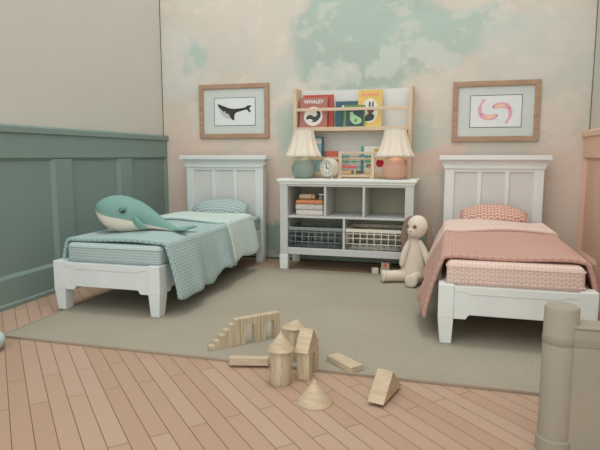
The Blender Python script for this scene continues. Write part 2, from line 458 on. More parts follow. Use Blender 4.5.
def pillow(cx, key, label, w=.335):
    t = thing('pillow', label, 'pillow', (cx, 5.58, .53))
    m = MB(); N = 18; rows = {}
    for sgn in (1, -1):
        for j in range(N+1):
            for i in range(N+1):
                u, v = i/N*2-1, j/N*2-1
                k = (1-abs(u)**2.0)*(1-abs(v)**2.6); zz = sgn*.08*max(0, k)**.62
                if (i in (0, N) or j in (0, N)) and sgn < 0: rows[(sgn, i, j)] = rows[(1, i, j)]; continue
                sx = u*w*(1-.05*abs(v)**2); sy = v*.17*(1-.6*abs(u)**2.2)
                rows[(sgn, i, j)] = m.bm.verts.new((sx, sy, zz))
        for j in range(N):
            for i in range(N):
                m.bm.faces.new([rows[(sgn, a, b)] for a, b in ((i, j), (i+1, j), (i+1, j+1), (i, j+1))])
    o = m.build('pillow_cover', MP[key], t, 0, True, 1)
    o.rotation_euler[0] = R(30); o.location = (0, 0, .088)
    s = MB(); pts = []
    for k in range(33):
        a = k/32*2*math.pi; c, q = math.cos(a), math.sin(a)
        r = 1/max(abs(c), abs(q)) if False else 1/max(abs(c), abs(q))
        u, v = c*r, q*r; pts.append((u*w*(1-.05*abs(v)**2)*.995, v*.17*(1-.6*abs(u)**2.2), 0))
    s.tube(pts, .005, 6); p = s.build('piping', MP[key], o)
    return t
pillow(-2.47, 'sage', 'sage green patterned pillow leaning on the left bed headboard')
pillow(.415, 'pink', 'rosy pink chevron pillow leaning on the right bed headboard', .315)

# ------------------------------------------------------------------ plush whale
M_wh = fabric('whale_teal_felt', (125, 163, 153), scale=300, var=.05); M_wb = fabric('whale_belly_felt', (226, 216, 200), scale=300, var=.05)
wh = thing('plush_whale', 'teal plush whale with cream belly lying on the left bed', 'plush toy', (-2.468, 3.98, .56), R(4))
s_ = .00172
prof = [(50, 137, 137, 0.2), (56, 122, 168, .35), (66, 114, 188, .5), (82, 103, 210, .7), (100, 93, 228, .85), (125, 84, 245, .97), (150, 80, 256, 1), (185, 80, 262, 1), (215, 86, 262, .96),
        (250, 96, 258, .86), (285, 111, 251, .72), (315, 128, 245, .58), (350, 152, 243, .43), (385, 180, 244, .32), (420, 206, 246, .24), (450, 224, 248, .2), (470, 233, 250, .18)]
bound = [(50, 137), (75, 152), (100, 162), (150, 175), (240, 190), (310, 210), (400, 232), (470, 248)]
def bnd(x):
    for (a, u), (b, v) in zip(bound, bound[1:]):
        if x <= b: return u+(v-u)*(x-a)/(b-a)
    return bound[-1][1]
def whale_body():
    up, lo = MB(), MB(); Ns = 14
    RU, RL = [], []
    for (x, zt, zb, w) in prof:
        X = (x-290)*s_; zc = bnd(x); hw = .152*w
        ru, rl = [], []
        for i in range(Ns+1):
            a = math.pi*i/Ns; c, q = math.cos(a), math.sin(a)
            ru.append(up.bm.verts.new((X, -c*hw, (262-(zc-(zc-zt)*max(q, 0)**.8))*s_)))
            rl.append(lo.bm.verts.new((X, -c*hw, (262-(zc+(zb-zc)*max(q, 0)**.8))*s_)))
        RU.append(ru); RL.append(rl)
    for mb, G in ((up, RU), (lo, RL)):
        for A, B in zip(G, G[1:]):
            for i in range(Ns): mb.bm.faces.new((A[i], A[i+1], B[i+1], B[i]))
        for E in (G[0], G[-1]): mb.bm.faces.new(E)
        bmesh.ops.remove_doubles(mb.bm, verts=mb.bm.verts, dist=.0004)
    return up, lo
up, lo = whale_body()
up.build('back', M_wh, wh, 0, True, 1); lo.build('belly', M_wb, wh, 0, True, 1)
def ex(x, z): return ((x-290)*s_, (262-z)*s_)
X, Z = ex(232, 146)
for sg in (-1, 1):
    y = sg*.146
    m = MB(); m.ball((X, y, Z), (.027, .012, .022), 16); e = m.build('eye', M_black, wh, 0, True)
    m = MB(); m.ball((X+.002, y+sg*.003, Z+.010), (.031, .014, .018), 16); m.build('eyelid', fabric('eyelid_felt', (104, 146, 136)), e, 0, True)
    m = MB(); m.ball((X-.006, y+sg*.012, Z-.005), .0035, 8); m.build('glint', M_art, e, 0, True)
for sg in (-1, 1):
    m = MB(); o = ex(282, 182); p = ex(365, 226)
    n = 9; pts = []; rad = []; fl = []
    for i in range(n):
        q = i/(n-1); pts.append((o[0]+(p[0]-o[0])*q, sg*(.125+.045*math.sin(q*2.2)), o[1]+(p[1]-o[1])*q-.012*math.sin(q*math.pi)))
        rad.append(max(.004, .038*math.sin(math.pi*min(1, .22+q*.78))**.7)); fl.append((1, .38))
    m.tube(pts, rad, 12, fl); m.build('fin', M_wh, wh, 0, True, 1)
m = MB(); X0, Z0 = ex(455, 240)
for sg in (-1, 1):
    pts = [(X0-.01, 0, Z0), (X0+.04, sg*.02, Z0+.002), (X0+.09, sg*.055, Z0+.006), (X0+.135, sg*.095, Z0+.012), (X0+.15, sg*.12, Z0+.014)]
    m.tube(pts, [.02, .036, .04, .03, .006], 12, (.42, 1))
m.build('tail_fluke', M_wh, wh, 0, True, 1)

# ------------------------------------------------------------------ cabinet
cx0, cx1, cyf, cyb = -1.73, -.345, 5.44, 5.98
cab = thing('storage_cabinet', 'pale grey open cubby cabinet between the two beds, topped by lamps', 'cabinet', ((cx0+cx1)/2, 5.7, 0))
ox, oy = (cx0+cx1)/2, 5.7
def cb(x0, x1, y0, y1, z0, z1, m=None):
    m = m or MB(); m.box(x0-ox, x1-ox, y0-oy, y1-oy, z0, z1); return m
m = cb(cx0-.008, cx1+.008, cyf-.010, cyb+.005, .905, .932); cb(cx0-.026, cx1+.026, cyf-.026, cyb+.01, .931, .960, m)
m.build('cabinet_top', M_cabtop, cab, .006)
m = MB()
for a, b in ((cx0, cx0+.085), (cx1-.085, cx1)):
    cb(a, b, cyf, cyf+.06, .16, .905, m); cb(a, b, cyb-.06, cyb, .16, .905, m)
cb(cx0+.01, cx0+.03, cyf+.03, cyb-.03, .16, .905, m); cb(cx1-.03, cx1-.01, cyf+.03, cyb-.03, .16, .905, m)
cb(cx0+.085, cx1-.085, cyf+.002, cyf+.03, .882, .905, m); cb(cx0+.085, cx1-.085, cyf+.004, cyf+.035, .162, .235, m)
m.build('cabinet_frame', M_cab, cab, .004)
cb(cx0+.03, cx1-.03, cyb-.04, cyb-.015, .17, .90).build('back_panel', M_cabin, cab)
for a, b in ((cx0+.03, cx0+.086), (cx1-.086, cx1-.03)): cb(a, b, cyf+.05, cyb-.04, .235, .9).build('side_lining', M_cab, cab)
cb(cx0+.085, cx1-.085, cyf+.003, cyb-.04, .553, .577).build('shelf', M_cab, cab, .003)
cb(cx0+.085, cx1-.085, cyf+.006, cyb-.04, .215, .2365).build('shelf', M_cab, cab, .003)
for xc, z0, z1 in ((-1.243, .577, .90), (-.842, .577, .90), (-1.043, .2365, .553)):
    cb(xc-.012, xc+.012, cyf+.004, cyb-.04, z0, z1).build('divider', M_cab, cab, .002)
for a, b in ((cx0-.006, cx0+.088), (cx1-.088, cx1+.006)):
    for c, d in ((cyf-.006, cyf+.066), (cyb-.066, cyb+.002)):
        m = MB(); zf = .0005 if c < 5.42 else FZ+.0005
        m.box(a-ox, b-ox, c-oy, d-oy, .10, .16)
        for q in m.box(a-ox, b-ox, c-oy, d-oy, zf, .10):
            if q.co.z < .05: q.co.x += .006 if q.co.x < (a+b)/2-ox else -.006
        m.build('foot', M_cabtop, cab, .006)

def basket(x0, x1, key, label, mw, mr):
    y0, y1, z0, z1 = cyf+.015, cyb-.09, .2385, .455
    t = thing('wire_basket', label, 'basket', ((x0+x1)/2, (y0+y1)/2, z0), 0, 'wire baskets in the bottom cubbies')
    hx, hy, h = (x1-x0)/2, (y1-y0)/2, z1-z0
    def w(a, b): m.tube([a, b], .0052, 6)
    for side in range(5):
        m = MB()
        if side in (0, 1):
            y = hy*(2*side-1)
            n = 8
            for i in range(n+1): x = -hx+2*hx*i/n; w((x, y, .004), (x, y, h-.02))
            for z in (.006, .062, .118, .165): w((-hx, y, z), (hx, y, z))
        elif side in (2, 3):
            x = hx*(2*(side-2)-1)
            for i in range(7): y = -hy+2*hy*i/6; w((x, y, .004), (x, y, h-.02))
            for z in (.006, .062, .118, .165): w((x, -hy, z), (x, hy, z))
        else:
            for i in range(9): x = -hx+2*hx*i/8; w((x, -hy, .006), (x, hy, .006))
            for i in range(7): y = -hy+2*hy*i/6; w((-hx, y, .006), (hx, y, .006))
        m.build('wire_bottom' if side == 4 else 'wire_side', mw, t, 0, True)
    m = MB()
    for a in ((-hx-.006, hx+.006, -hy-.006, -hy+.004), (-hx-.006, hx+.006, hy-.004, hy+.006), (-hx-.006, -hx+.004, -hy, hy), (hx-.004, hx+.006, -hy, hy)):
        m.box(*a, h-.034, h)
    m.build('rim', mr, t, .002)
M_wg = paint('grey_wire', (128, 138, 138), .5); M_wgr = paint('grey_rim', (142, 150, 150), .5)
M_wc = paint('cream_wire', (226, 220, 204), .5)
basket(-1.632, -1.066, 'g', 'grey wire basket in the lower left cubby of the cabinet', M_wg, M_wgr)
basket(-1.018, -.444, 'c', 'cream wire basket in the lower right cubby of the cabinet', M_wc, M_wc)

# folded things in the upper left cubby
def folded(z0, z1, x0, x1, name, mat, label, grp='folded linens in the top left cubby', n=2):
    t = thing(name, label, 'blanket', ((x0+x1)/2, 5.6, z0), 0, grp)
    h = z1-z0; w = (x1-x0)/2
    for i in range(n):
        m = MB(); m.box(-w+.003*i, w-.003*i, -.13, .12, h*i/n, h*(i+1)/n-.001); m.build('fold', mat, t, min(.014, h/n*.45), seg=4, smooth=True)
def dots():
    t = NT('speckled_cloth'); v = t.n('ShaderNodeTexVoronoi'); t.l(t.coord(), v.inputs[0]); v.inputs['Scale'].default_value = 60
    t.l(t.mix(t.math('LESS_THAN', v.outputs['Distance'], .33), srgb((206, 200, 190)), srgb((158, 150, 138))), t.b.inputs['Base Color']); t.b.inputs['Roughness'].default_value = .9
    return t.m
folded(.5775, .634, -1.565, -1.268, 'folded_blanket', fabric('white_knit', (214, 208, 200)), 'plain off white folded blanket, bottom of the pile in the cubby', n=1)
folded(.6345, .694, -1.57, -1.272, 'folded_blanket', dots(), 'speckled white folded blanket in the middle of the cubby pile', n=1)
folded(.6945, .737, -1.568, -1.272, 'folded_blanket', fabric('orange_knit', (206, 138, 100)), 'orange folded blanket on top of the cubby pile', n=1)
t = thing('rolled_cloth', 'rolled beige cloth lying on the orange folded blanket', 'cloth', (-1.466, 5.58, .7375))
m = MB(); m.tube([(-.085, 0, .029), (-.078, 0, .029), (.078, 0, .029), (.085, 0, .029)], [.022, .0285, .0285, .022], 20)
m.build('roll', fabric('beige_cloth', (212, 192, 158)), t, 0, True)
m = MB(); m.tube([(.05, -.0, .029), (.06, 0, .029)], .031, 20); m.build('tie_band', fabric('tan_band', (176, 146, 112)), t, 0, True)
t = thing('pump_bottle', 'small pale pump bottle standing beside the rolled cloth', 'bottle', (-1.315, 5.56, .7375))
m = MB(); m.lathe([(0, 0), (.018, 0), (.02, .004), (.02, .028), (.009, .036), (.007, .05), (0, .05)], 16); m.build('bottle_body', M_wgr, t, 0, True)
m = MB(); m.box(-.02, .03, -.007, .007, .05, .062); m.box(-.004, .004, -.004, .004, .04, .055); m.build('pump', M_cabtop, t, .002)

# ------------------------------------------------------------------ wall rack standing on the cabinet
ry0, ry1 = 5.80, 6.03
rack = thing('book_rack', 'pale wooden two tier book rack with cream back standing on the cabinet', 'book rack', (-1.045, ry1, .9605))
def rk(x0, x1, y0, y1, z0, z1, m=None):
    m = m or MB(); m.box(x0+1.045, x1+1.045, y0-ry1, y1-ry1, z0-.9605, z1-.9605); return m
for a, b in ((-1.685, -1.648), (-.447, -.408)):
    rk(a, b, ry0, ry1, .9605, 1.925).build('side_panel', M_oakv, rack, .004)
rk(-1.648, -.447, ry1-.02, ry1, .96, 1.915).build('back_board', M_cream, rack, .002)
rk(-1.648, -.447, ry0+.005, ry1-.02, 1.464, 1.507).build('shelf', M_oak, rack, .003)
rk(-1.648, -.447, ry0+.005, ry1-.02, .965, 1.00).build('shelf', M_oak, rack, .003)
rk(-1.648, -.447, ry0, ry0+.014, 1.678, 1.710).build('rail', M_oak, rack, .003)
rk(-1.648, -.447, ry0, ry0+.014, 1.156, 1.186).build('rail', M_oak, rack, .003)
rk(-1.648, -.447, ry0, ry0+.012, .985, 1.025).build('rail', M_oak, rack, .003)

def text_mesh(s, size, mat, parent, x, y, z, bold=0):
    cu = bpy.data.curves.new('title', 'FONT'); cu.body = s; cu.size = size; cu.align_x = 'CENTER'; cu.extrude = .0006; cu.offset = bold
    o = bpy.data.objects.new('title', cu); C.objects.link(o)
    dg = bpy.context.evaluated_depsgraph_get(); me = bpy.data.meshes.new_from_object(o.evaluated_get(dg))
    bpy.data.objects.remove(o); me.materials.clear(); me.materials.append(mat)
    q = bpy.data.objects.new('title', me); C.objects.link(q); q.parent = parent; q.location = (x, y, z); q.rotation_euler = (R(90), 0, 0)
    return q
def flat(name, pts, mat, parent, y, th=.0012, sub=0):
    m = MB(); m.prism(pts, 'y', y-th, y); return m.build(name, mat, parent)
def disc(cx, cz, rx, rz, n=32): return [(cx+rx*math.cos(2*math.pi*i/n), cz+rz*math.sin(2*math.pi*i/n)) for i in range(n)]
def blob(pts, n=4):
    """closed smooth outline through pts"""
    out = []; k = len(pts)
    for i in range(k):
        p0, p1, p2, p3 = pts[i-1], pts[i], pts[(i+1) % k], pts[(i+2) % k]
        for j in range(n):
            t = j/n
            out.append(tuple(.5*((2*p1[a])+(-p0[a]+p2[a])*t+(2*p0[a]-5*p1[a]+4*p2[a]-p3[a])*t*t+(-p0[a]+3*p1[a]-3*p2[a]+p3[a])*t**3) for a in (0, 1)))
    return out
def book(x0, x1, z0, z1, y, th, mat, label, tilt=6, page=None, grp='picture books in the rack'):
    """cover faces -y; returns the cover object so marks can hang on it; front face lies at local y=0"""
    w, h = x1-x0, z1-z0
    t = thing('picture_book', label, 'book', ((x0+x1)/2, y, z0), 0, grp); t.rotation_euler[0] = -R(tilt)
    m = MB(); m.box(-w/2, w/2, 0, .004, 0, h); m.box(-w/2, w/2, th-.004, th, 0, h); m.box(-w/2, -w/2+.004, .002, th-.002, 0, h)
    c = m.build('cover', mat, t, .001)
    m = MB(); m.box(-w/2+.004, w/2-.004, .004, th-.004, .004, h-.004); m.build('pages', page or M_art, t)
    return c
M_bpink = paint('book_dusty_pink', (174, 116, 106), .6); M_bred = paint('book_red', (204, 104, 86), .6); M_bnavy = paint('book_blue', (72, 104, 116), .6)
M_bgreen = paint('book_green', (112, 140, 84), .6); M_byel = paint('book_yellow', (222, 190, 110), .6); M_bslate = paint('book_slate', (68, 88, 94), .6)
M_bwhite = paint('book_white', (224, 222, 212), .6); M_mint = paint('mint_print', (166, 206, 160), .7); M_apple = paint('apple_red', (196, 36, 44), .5)
M_lb = paint('book_light_blue', (160, 196, 202), .6); M_teal = paint('teal_print', (90, 150, 160), .6)
M_yel = paint('yellow_print', (214, 170, 70), .6); M_pur = paint('purple_print', (136, 96, 140), .6); M_salm = paint('salmon_print', (232, 150, 132), .7)

c = book(-1.605, -1.262, 1.5075, 1.862, 5.90, .02, M_bred, 'tall red book with ribbed top behind the dusty pink whale book', 3)
m = MB()
for i in range(16): x = -.165+i*.022; m.box(x-.004, x+.004, -.003, .001, .02, .352)
m.build('ribs', paint('rib_red', (170, 74, 62), .7), c)
c = book(-1.628, -1.318, 1.5075, 1.835, 5.835, .022, M_bpink, 'dusty pink whale book with white circle on its cover', 8)
flat('badge', disc(0, .12, .105, .105), M_bwhite, c, -.0005)
flat('whale_picture', blob([(-.075, .085), (-.07, .12), (-.03, .135), (.02, .115), (.045, .14), (.035, .17), (.06, .185), (.08, .15), (.078, .11), (.04, .065), (-.02, .055)]), M_dark, c, -.002)
flat('whale_mouth', blob([(-.072, .08), (-.03, .09), (.0, .07), (-.03, .055), (-.06, .06)]), M_bwhite, c, -.0034)
text_mesh('WHALEY', .055, M_art, c, 0, -.001, .262, .001)
c = book(-1.235, -.995, 1.5075, 1.785, 5.90, .022, M_bnavy, 'plain blue book behind the green pear book', 3)
flat('cover_label', [(-.05, .19), (.04, .19), (.04, .235), (-.05, .235)], M_bwhite, c, -.0005)
c = book(-1.137, -.905, 1.5075, 1.742, 5.835, .028, M_bgreen, 'green edged slate book with a pale green pear on the cover', 9)
flat('cover_panel', [(-.085, .005), (.1, .005), (.1, .175), (-.085, .175)], M_bslate, c, -.0005)
flat('pear_picture', blob([(-.035, .15), (-.045, .11), (-.04, .07), (.0, .03), (.05, .03), (.08, .05), (.075, .085), (.03, .115), (-.005, .135), (-.015, .16)]), M_mint, c, -.002)
flat('pear_leaf', blob([(.0, .06), (.02, .09), (.035, .062), (.02, .052)]), M_bgreen, c, -.0034)
flat('pear_stalk', [(-.055, .145), (-.02, .165), (-.018, .158), (-.05, .138)], M_bwhite, c, -.0034)
c = book(-.985, -.728, 1.5075, 1.90, 5.86, .022, M_byel, 'tall yellow book with a small rabbit figure in a white oval', 6)
flat('badge', disc(.0, .17, .088, .13), M_bwhite, c, -.0005)
flat('ears', blob([(-.008, .2), (-.012, .25), (-.002, .27), (.006, .25), (.006, .205), (.02, .205), (.022, .25), (.032, .27), (.038, .25), (.032, .2)], 3), M_dark, c, -.002)
flat('face', blob([(-.028, .165), (-.02, .2), (.01, .21), (.038, .2), (.045, .17), (.02, .14), (-.01, .14)]), paint('rabbit_brown', (120, 84, 74), .8), c, -.002)
flat('coat', blob([(-.06, .06), (-.05, .1), (-.02, .135), (.03, .135), (.05, .1), (.02, .065)]), M_dark, c, -.002)
text_mesh('BUNNIES', .046, M_salm, c, 0, -.001, .325, .001)
# lower tier
c = book(-1.505, -1.372, 1.0005, 1.405, 5.87, .03, M_lb, 'pale blue upright book with dark edge behind the teal lamp', 4, M_dark)
m = MB(); m.box(.052, .0665, -.002, .03, 0, .405); m.box(-.0665, .0665, -.002, .03, .395, .405); m.build('edge_binding', M_bnavy, c)
flat('cover_title_bar', [(-.02, .33), (.045, .33), (.045, .37), (-.02, .37)], M_bwhite, c, -.0005)
c = book(-1.355, -1.185, 1.0005, 1.25, 5.86, .05, M_bred, 'small red book with dark ends behind the alarm clock', 3)
for a in (-.086, .066): bx(a, a+.02, -.003, .051, 0, .251).build('end_band', M_bnavy, c)
c = book(-.945, -.672, 1.0005, 1.30, 5.86, .025, M_bwhite, 'white alphabet style book with red apple behind the abacus', 4)
flat('spine_band', [(-.136, 0), (-.105, 0), (-.105, .3), (-.136, .3)], M_teal, c, -.0005)
flat('fish_picture', blob([(.0, .255), (.03, .275), (.07, .27), (.09, .25), (.05, .238)]), M_yel, c, -.0005)
flat('flower_picture', blob([(.02, .19), (.035, .225), (.055, .215), (.08, .222), (.07, .185), (.045, .195)]), M_pur, c, -.0005)
flat('leaf_picture', disc(.1, .2, .014, .02), M_bgreen, c, -.0005)
flat('apple_picture', blob([(.028, .12), (.045, .155), (.07, .15), (.095, .157), (.112, .12), (.095, .085), (.07, .078), (.045, .085)]), M_apple, c, -.0005)
flat('square_picture', [(-.09, .13), (-.02, .13), (-.02, .2), (-.09, .2)], M_teal, c, -.0005)
flat('leaf_picture', disc(-.05, .09, .03, .02), M_bgreen, c, -.0005)

# ------------------------------------------------------------------ lamps
def lamp(x, base_c, label, name):
    t = thing('table_lamp', label, 'lamp', (x, 5.62, .9605), 0, None)
    m = MB(); m.lathe([(0, 0), (.078, 0), (.092, .006), (.112, .035), (.126, .075), (.128, .11), (.118, .15), (.095, .185), (.06, .208), (.03, .218), (.018, .226), (0, .226)], 40)
    m.build('lamp_base', paint(name, base_c, .45, .04, 3), t, 0, True)
    m = MB(); m.lathe([(0, .22), (.02, .22), (.02, .245), (.012, .255), (.006, .26), (.006, .46), (0, .46)], 16)
    m.build('lamp_stem', M_frame, t, 0, True)
    m = MB(); N = 16
    pf = lambda a, z: 1+(.02+.06*max(0, 1-(z-.235)/.30))*math.cos(11*a)+.012*math.cos(22*a+1)
    seg = 120
    prof = [(.188, .228), (.175, .252), (.158, .288), (.142, .336), (.128, .384), (.117, .430), (.109, .478), (.105, .508)]
    m.lathe(prof, seg, fn=pf)
    tm = NT(name+'_shade'); tm.b.inputs['Base Color'].default_value = srgb((244, 240, 230)); tm.b.inputs['Roughness'].default_value = .9
    tr = tm.n('ShaderNodeBsdfTranslucent'); tr.inputs[0].default_value = srgb((244, 238, 222)); mx = tm.n('ShaderNodeMixShader'); mx.inputs[0].default_value = .35
    out = tm.t.nodes['Material Output']; tm.l(tm.b.outputs[0], mx.inputs[1]); tm.l(tr.outputs[0], mx.inputs[2]); tm.l(mx.outputs[0], out.inputs[0])
    sh = m.build('lamp_shade', tm.m, t, 0, True, 0, .002)
    m = MB()
    for z, r in ((.508, .107),): m.tube([(r*math.cos(a*math.pi/16), r*math.sin(a*math.pi/16), z) for a in range(33)], .004, 6)
    for k in range(3):
        a = k*2*math.pi/3; m.tube([(0, 0, .455), (.103*math.cos(a), .103*math.sin(a), .500)], .0025, 5)
    m.build('shade_ring', M_bwhite, sh)
    m = MB(); m.ball((0, 0, .36), (.026, .026, .034), 16)
    bl = NT(name+'_bulb'); bl.b.inputs['Emission Color'].default_value = srgb((255, 214, 150)); bl.b.inputs['Emission Strength'].default_value = 2.5
    m.build('bulb', bl.m, t, 0, True)
    ld = bpy.data.lights.new('lamp_light', 'POINT'); ld.energy = .35; ld.color = (1, .8, .52); ld.shadow_soft_size = .05
    lo_ = bpy.data.objects.new('lamp_light', ld); C.objects.link(lo_); lo_.location = (x, 5.62, .9605+.30)
lamp(-1.520, (142, 158, 148), 'table lamp with round teal ceramic base and pleated cream shade', 'teal_ceramic')
lamp(-.555, (208, 164, 144), 'table lamp with round terracotta pink base and pleated cream shade', 'terracotta_ceramic')

# alarm clock
ck = thing('alarm_clock', 'round cream alarm clock on the cabinet beside the teal lamp', 'clock', (-1.235, 5.60, .9605), -R(26))
M_ck = paint('clock_shell', (204, 198, 184), .5)
rotY = Matrix.Rotation(R(90), 4, 'X')
m = MB(); v = m.lathe([(0, -.05), (.088, -.05), (.097, -.04), (.098, .035), (.088, .05), (.078, .052), (.076, .042), (0, .042)], 40)
m.xf(v, Matrix.Translation((0, 0, .113)) @ rotY); sh = m.build('clock_case', M_ck, ck, 0, True); sh.modifiers.new('es', 'EDGE_SPLIT').split_angle = R(35)
m = MB(); v = m.lathe([(0, .0425), (.075, .0425), (.075, .045), (0, .045)], 40); m.xf(v, Matrix.Translation((0, 0, .113)) @ rotY); dial = m.build('dial', M_bwhite, ck)
m = MB()
for i in range(12):
    a = i*math.pi/6; v = m.box(-.0035, .0035, -.0475, -.045, .048, .066); m.xf(v, Matrix.Translation((0, 0, .113)) @ Matrix.Rotation(a, 4, 'Y'))
m.build('hour_marks', M_dark, dial)
m = MB()
for a, l, w in ((R(-5), .048, .003), (R(100), .034, .004)):
    v = m.box(-w, w, -.05, -.0475, -.008, l); m.xf(v, Matrix.Translation((0, 0, .113)) @ Matrix.Rotation(a, 4, 'Y'))
v = m.ball((0, -.05, .113), (.006, .003, .006), 10)
m.build('hands', M_dark, dial)
for sx in (-1, 1):
    m = MB(); m.tube([(sx*.05, -.02, .035), (sx*.062, -.025, .006), (sx*.062, -.025, 0)], [.008, .007, .009], 10); m.build('foot', M_ck, ck, 0, True)

# abacus
ab = thing('abacus', 'small wooden abacus with coloured beads in front of the book rack', 'abacus', (-.958, 5.66, .9605))
for sx in (-1, 1):
    m = MB(); m.box(sx*.172-.018, sx*.172+.018, -.016, .016, .0, .285); m.box(sx*.172-.019, sx*.172+.019, -.05, .05, 0, .016); m.build('post', M_oakv, ab, .003)
for z in (.27, .028):
    bx(-.158, .158, -.009, .009, z-.010, z+.010).build('crossbar', M_oak, ab, .002)
bc = {'t': paint('bead_teal', (92, 150, 156), .4), 'g': paint('bead_green', (112, 164, 118), .4), 'r': paint('bead_coral', (222, 112, 104), .4), 'y': paint('bead_straw', (222, 190, 128), .4), 'k': paint('bead_charcoal', (84, 92, 86), .4)}
for z, row in ((.232, [('t', 0), ('t', 1), ('t', 2), ('t', 7), ('t', 9), ('t', 10), ('t', 11)]), (.178, [('g', 1), ('g', 2), ('g', 4), ('g', 5), ('g', 10), ('g', 11)]),
               (.122, [('r', 0), ('r', 1), ('r', 2), ('r', 3), ('r', 4), ('r', 5), ('r', 11)]), (.066, [('y', 0), ('y', 1), ('y', 2), ('y', 3), ('k', 4), ('y', 5), ('k', 6), ('k', 7), ('k', 8), ('y', 10), ('y', 11)])):
    m = MB(); m.tube([(-.16, 0, z), (.16, 0, z)], .0025, 6); wr = m.build('rod', M_dark, ab)
    for c_, i in row:
        m = MB(); m.lathe([(0, -.0115), (.008, -.0115), (.016, -.005), (.0175, 0), (.016, .005), (.008, .0115), (0, .0115)], 14)
        m.xf(list(m.bm.verts), Matrix.Translation((-.142+i*.0255, 0, z)) @ Matrix.Rotation(R(90), 4, 'Y')); m.build('bead', bc[c_], ab, 0, True)

# ------------------------------------------------------------------ framed pictures
def framed(x0, x1, z0, z1, label, ax0, ax1, az0, az1):
    cx, cz = (x0+x1)/2, (z0+z1)/2
    t = thing('framed_picture', label, 'picture', (cx, 6.033, cz))
    w, h, f = (x1-x0)/2, (z1-z0)/2, .052
    fr = MB()
    def mit(pts): fr.prism(pts, 'y', -.036, 0)
    mit([(-w, -h), (w, -h), (w-f, -h+f), (-w+f, -h+f)]); mit([(-w, h), (-w+f, h-f), (w-f, h-f), (w, h)])
    mit([(-w, -h), (-w+f, -h+f), (-w+f, h-f), (-w, h)]); mit([(w, -h), (w, h), (w-f, h-f), (w-f, -h+f)])
    fr.build('frame', M_frame, t, .004)
    bx(-w+f-.004, w-f+.004, -.012, -.002, -h+f-.004, h-f+.004).build('mount', M_mat, t)
    a, b, c, d = ax0-cx, ax1-cx, az0-cz, az1-cz
    bx(a, b, -.0145, -.012, c, d).build('art_border', M_dark, t)
    p = bx(a+.006, b-.006, -.0155, -.0145, c+.006, d-.006).build('print', M_art, t)
    return p, (a+b)/2, (c+d)/2, (b-a)/2, (d-c)/2
p, ux, uz, hw, hh = framed(-2.907, -2.038, 1.403, 2.026, 'oak framed dark whale print on the mural above the left bed', -2.722, -2.205, 1.547, 1.872)
S = lambda pts: [(ux+(x-253)/130*hw, uz-(y-237)/89*hh) for x, y in pts]
flat('whale_shape', blob(S([(147, 190), (152, 187), (170, 195), (200, 207), (235, 218), (280, 217), (318, 212), (330, 203), (345, 200), (358, 200), (354, 210), (345, 218), (352, 232), (352, 243), (340, 238), (330, 226), (300, 232), (262, 244), (252, 262), (250, 288), (238, 288), (222, 268), (214, 250), (195, 246), (170, 224), (152, 205)]), 3), M_ink, p, -.0158)
flat('whale_belly_shape', blob(S([(152, 208), (165, 245), (190, 272), (222, 283), (218, 262), (205, 246), (185, 240), (165, 222)]), 3), paint('pale_grey_ink', (196, 200, 198), .8), p, -.0158)
flat('whale_eye_shape', disc(*S([(192, 238)])[0], .008, .008, 12), M_art, p, -.0172)
p, ux, uz, hw, hh = framed(-.005, .842, 1.347, 1.96, 'oak framed pink fish print on the mural above the right bed', .168, .676, 1.488, 1.818)
S = lambda pts: [(ux+(x-289)/148*hw, uz-(y-232)/90*hh) for x, y in pts]
M_pf = paint('pink_ink', (226, 172, 184), .8); M_pe = paint('rose_ink', (190, 92, 120), .8); M_pc = paint('peach_ink', (234, 202, 172), .8)
f1 = [(302, 256), (290, 272), (262, 280), (225, 278), (198, 258), (187, 230), (190, 205), (200, 188), (208, 176), (208, 160), (217, 166), (230, 166), (222, 178), (210, 192), (208, 215), (216, 240), (240, 250), (270, 248), (292, 246)]
flat('fish_shape', blob(S(f1), 3), M_pf, p, -.0158)
flat('fish_shape', blob(S([(570-x, 464-y) for x, y in f1]), 3), M_pf, p, -.0158)
b1 = [(288, 256), (262, 272), (240, 270), (225, 258), (255, 252), (280, 250)]
flat('fish_belly_shape', blob(S(b1), 3), M_pc, p, -.0172); flat('fish_belly_shape', blob(S([(570-x, 464-y) for x, y in b1]), 3), M_pc, p, -.0172)
for q in ((296, 256), (274, 208), (203, 248), (367, 216)): flat('fish_eye_shape', disc(*S([q])[0], .007, .007, 12), M_pe, p, -.0186)

# ------------------------------------------------------------------ plush rabbit
M_rb = fabric('rabbit_linen', (221, 210, 193), scale=300, var=.05); M_re = fabric('rabbit_ear_linen', (138, 120, 104), scale=300, var=.05); M_foot = fabric('rabbit_foot_linen', (222, 212, 196), scale=300, var=.05)
rb = thing('plush_rabbit', 'cream plush rabbit with long brown ears sitting against the cabinet end', 'plush toy', (-.315, 5.22, RZ))
m = MB(); m.lathe([(0, 0), (.08, .0), (.118, .02), (.128, .06), (.122, .12), (.104, .2), (.084, .28), (.062, .36), (.038, .40), (.02, .42), (0, .42)], 28)
for q in m.bm.verts: q.co.y *= .85; q.co.z *= 1.06
m.build('body', M_rb, rb, 0, True, 1)
m = MB(); v = m.ball((.028, -.02, .53), (.100, .098, .112), 24)
for q in v:
    d = q.co - Vector((.028, -.02, .53))
    if d.z < 0: q.co.x += -.012*(-d.z/.1); 
v = m.ball((-.012, -.07, .49), (.052, .046, .050), 18)
hd = m.build('head', M_rb, rb, 0, True, 1)
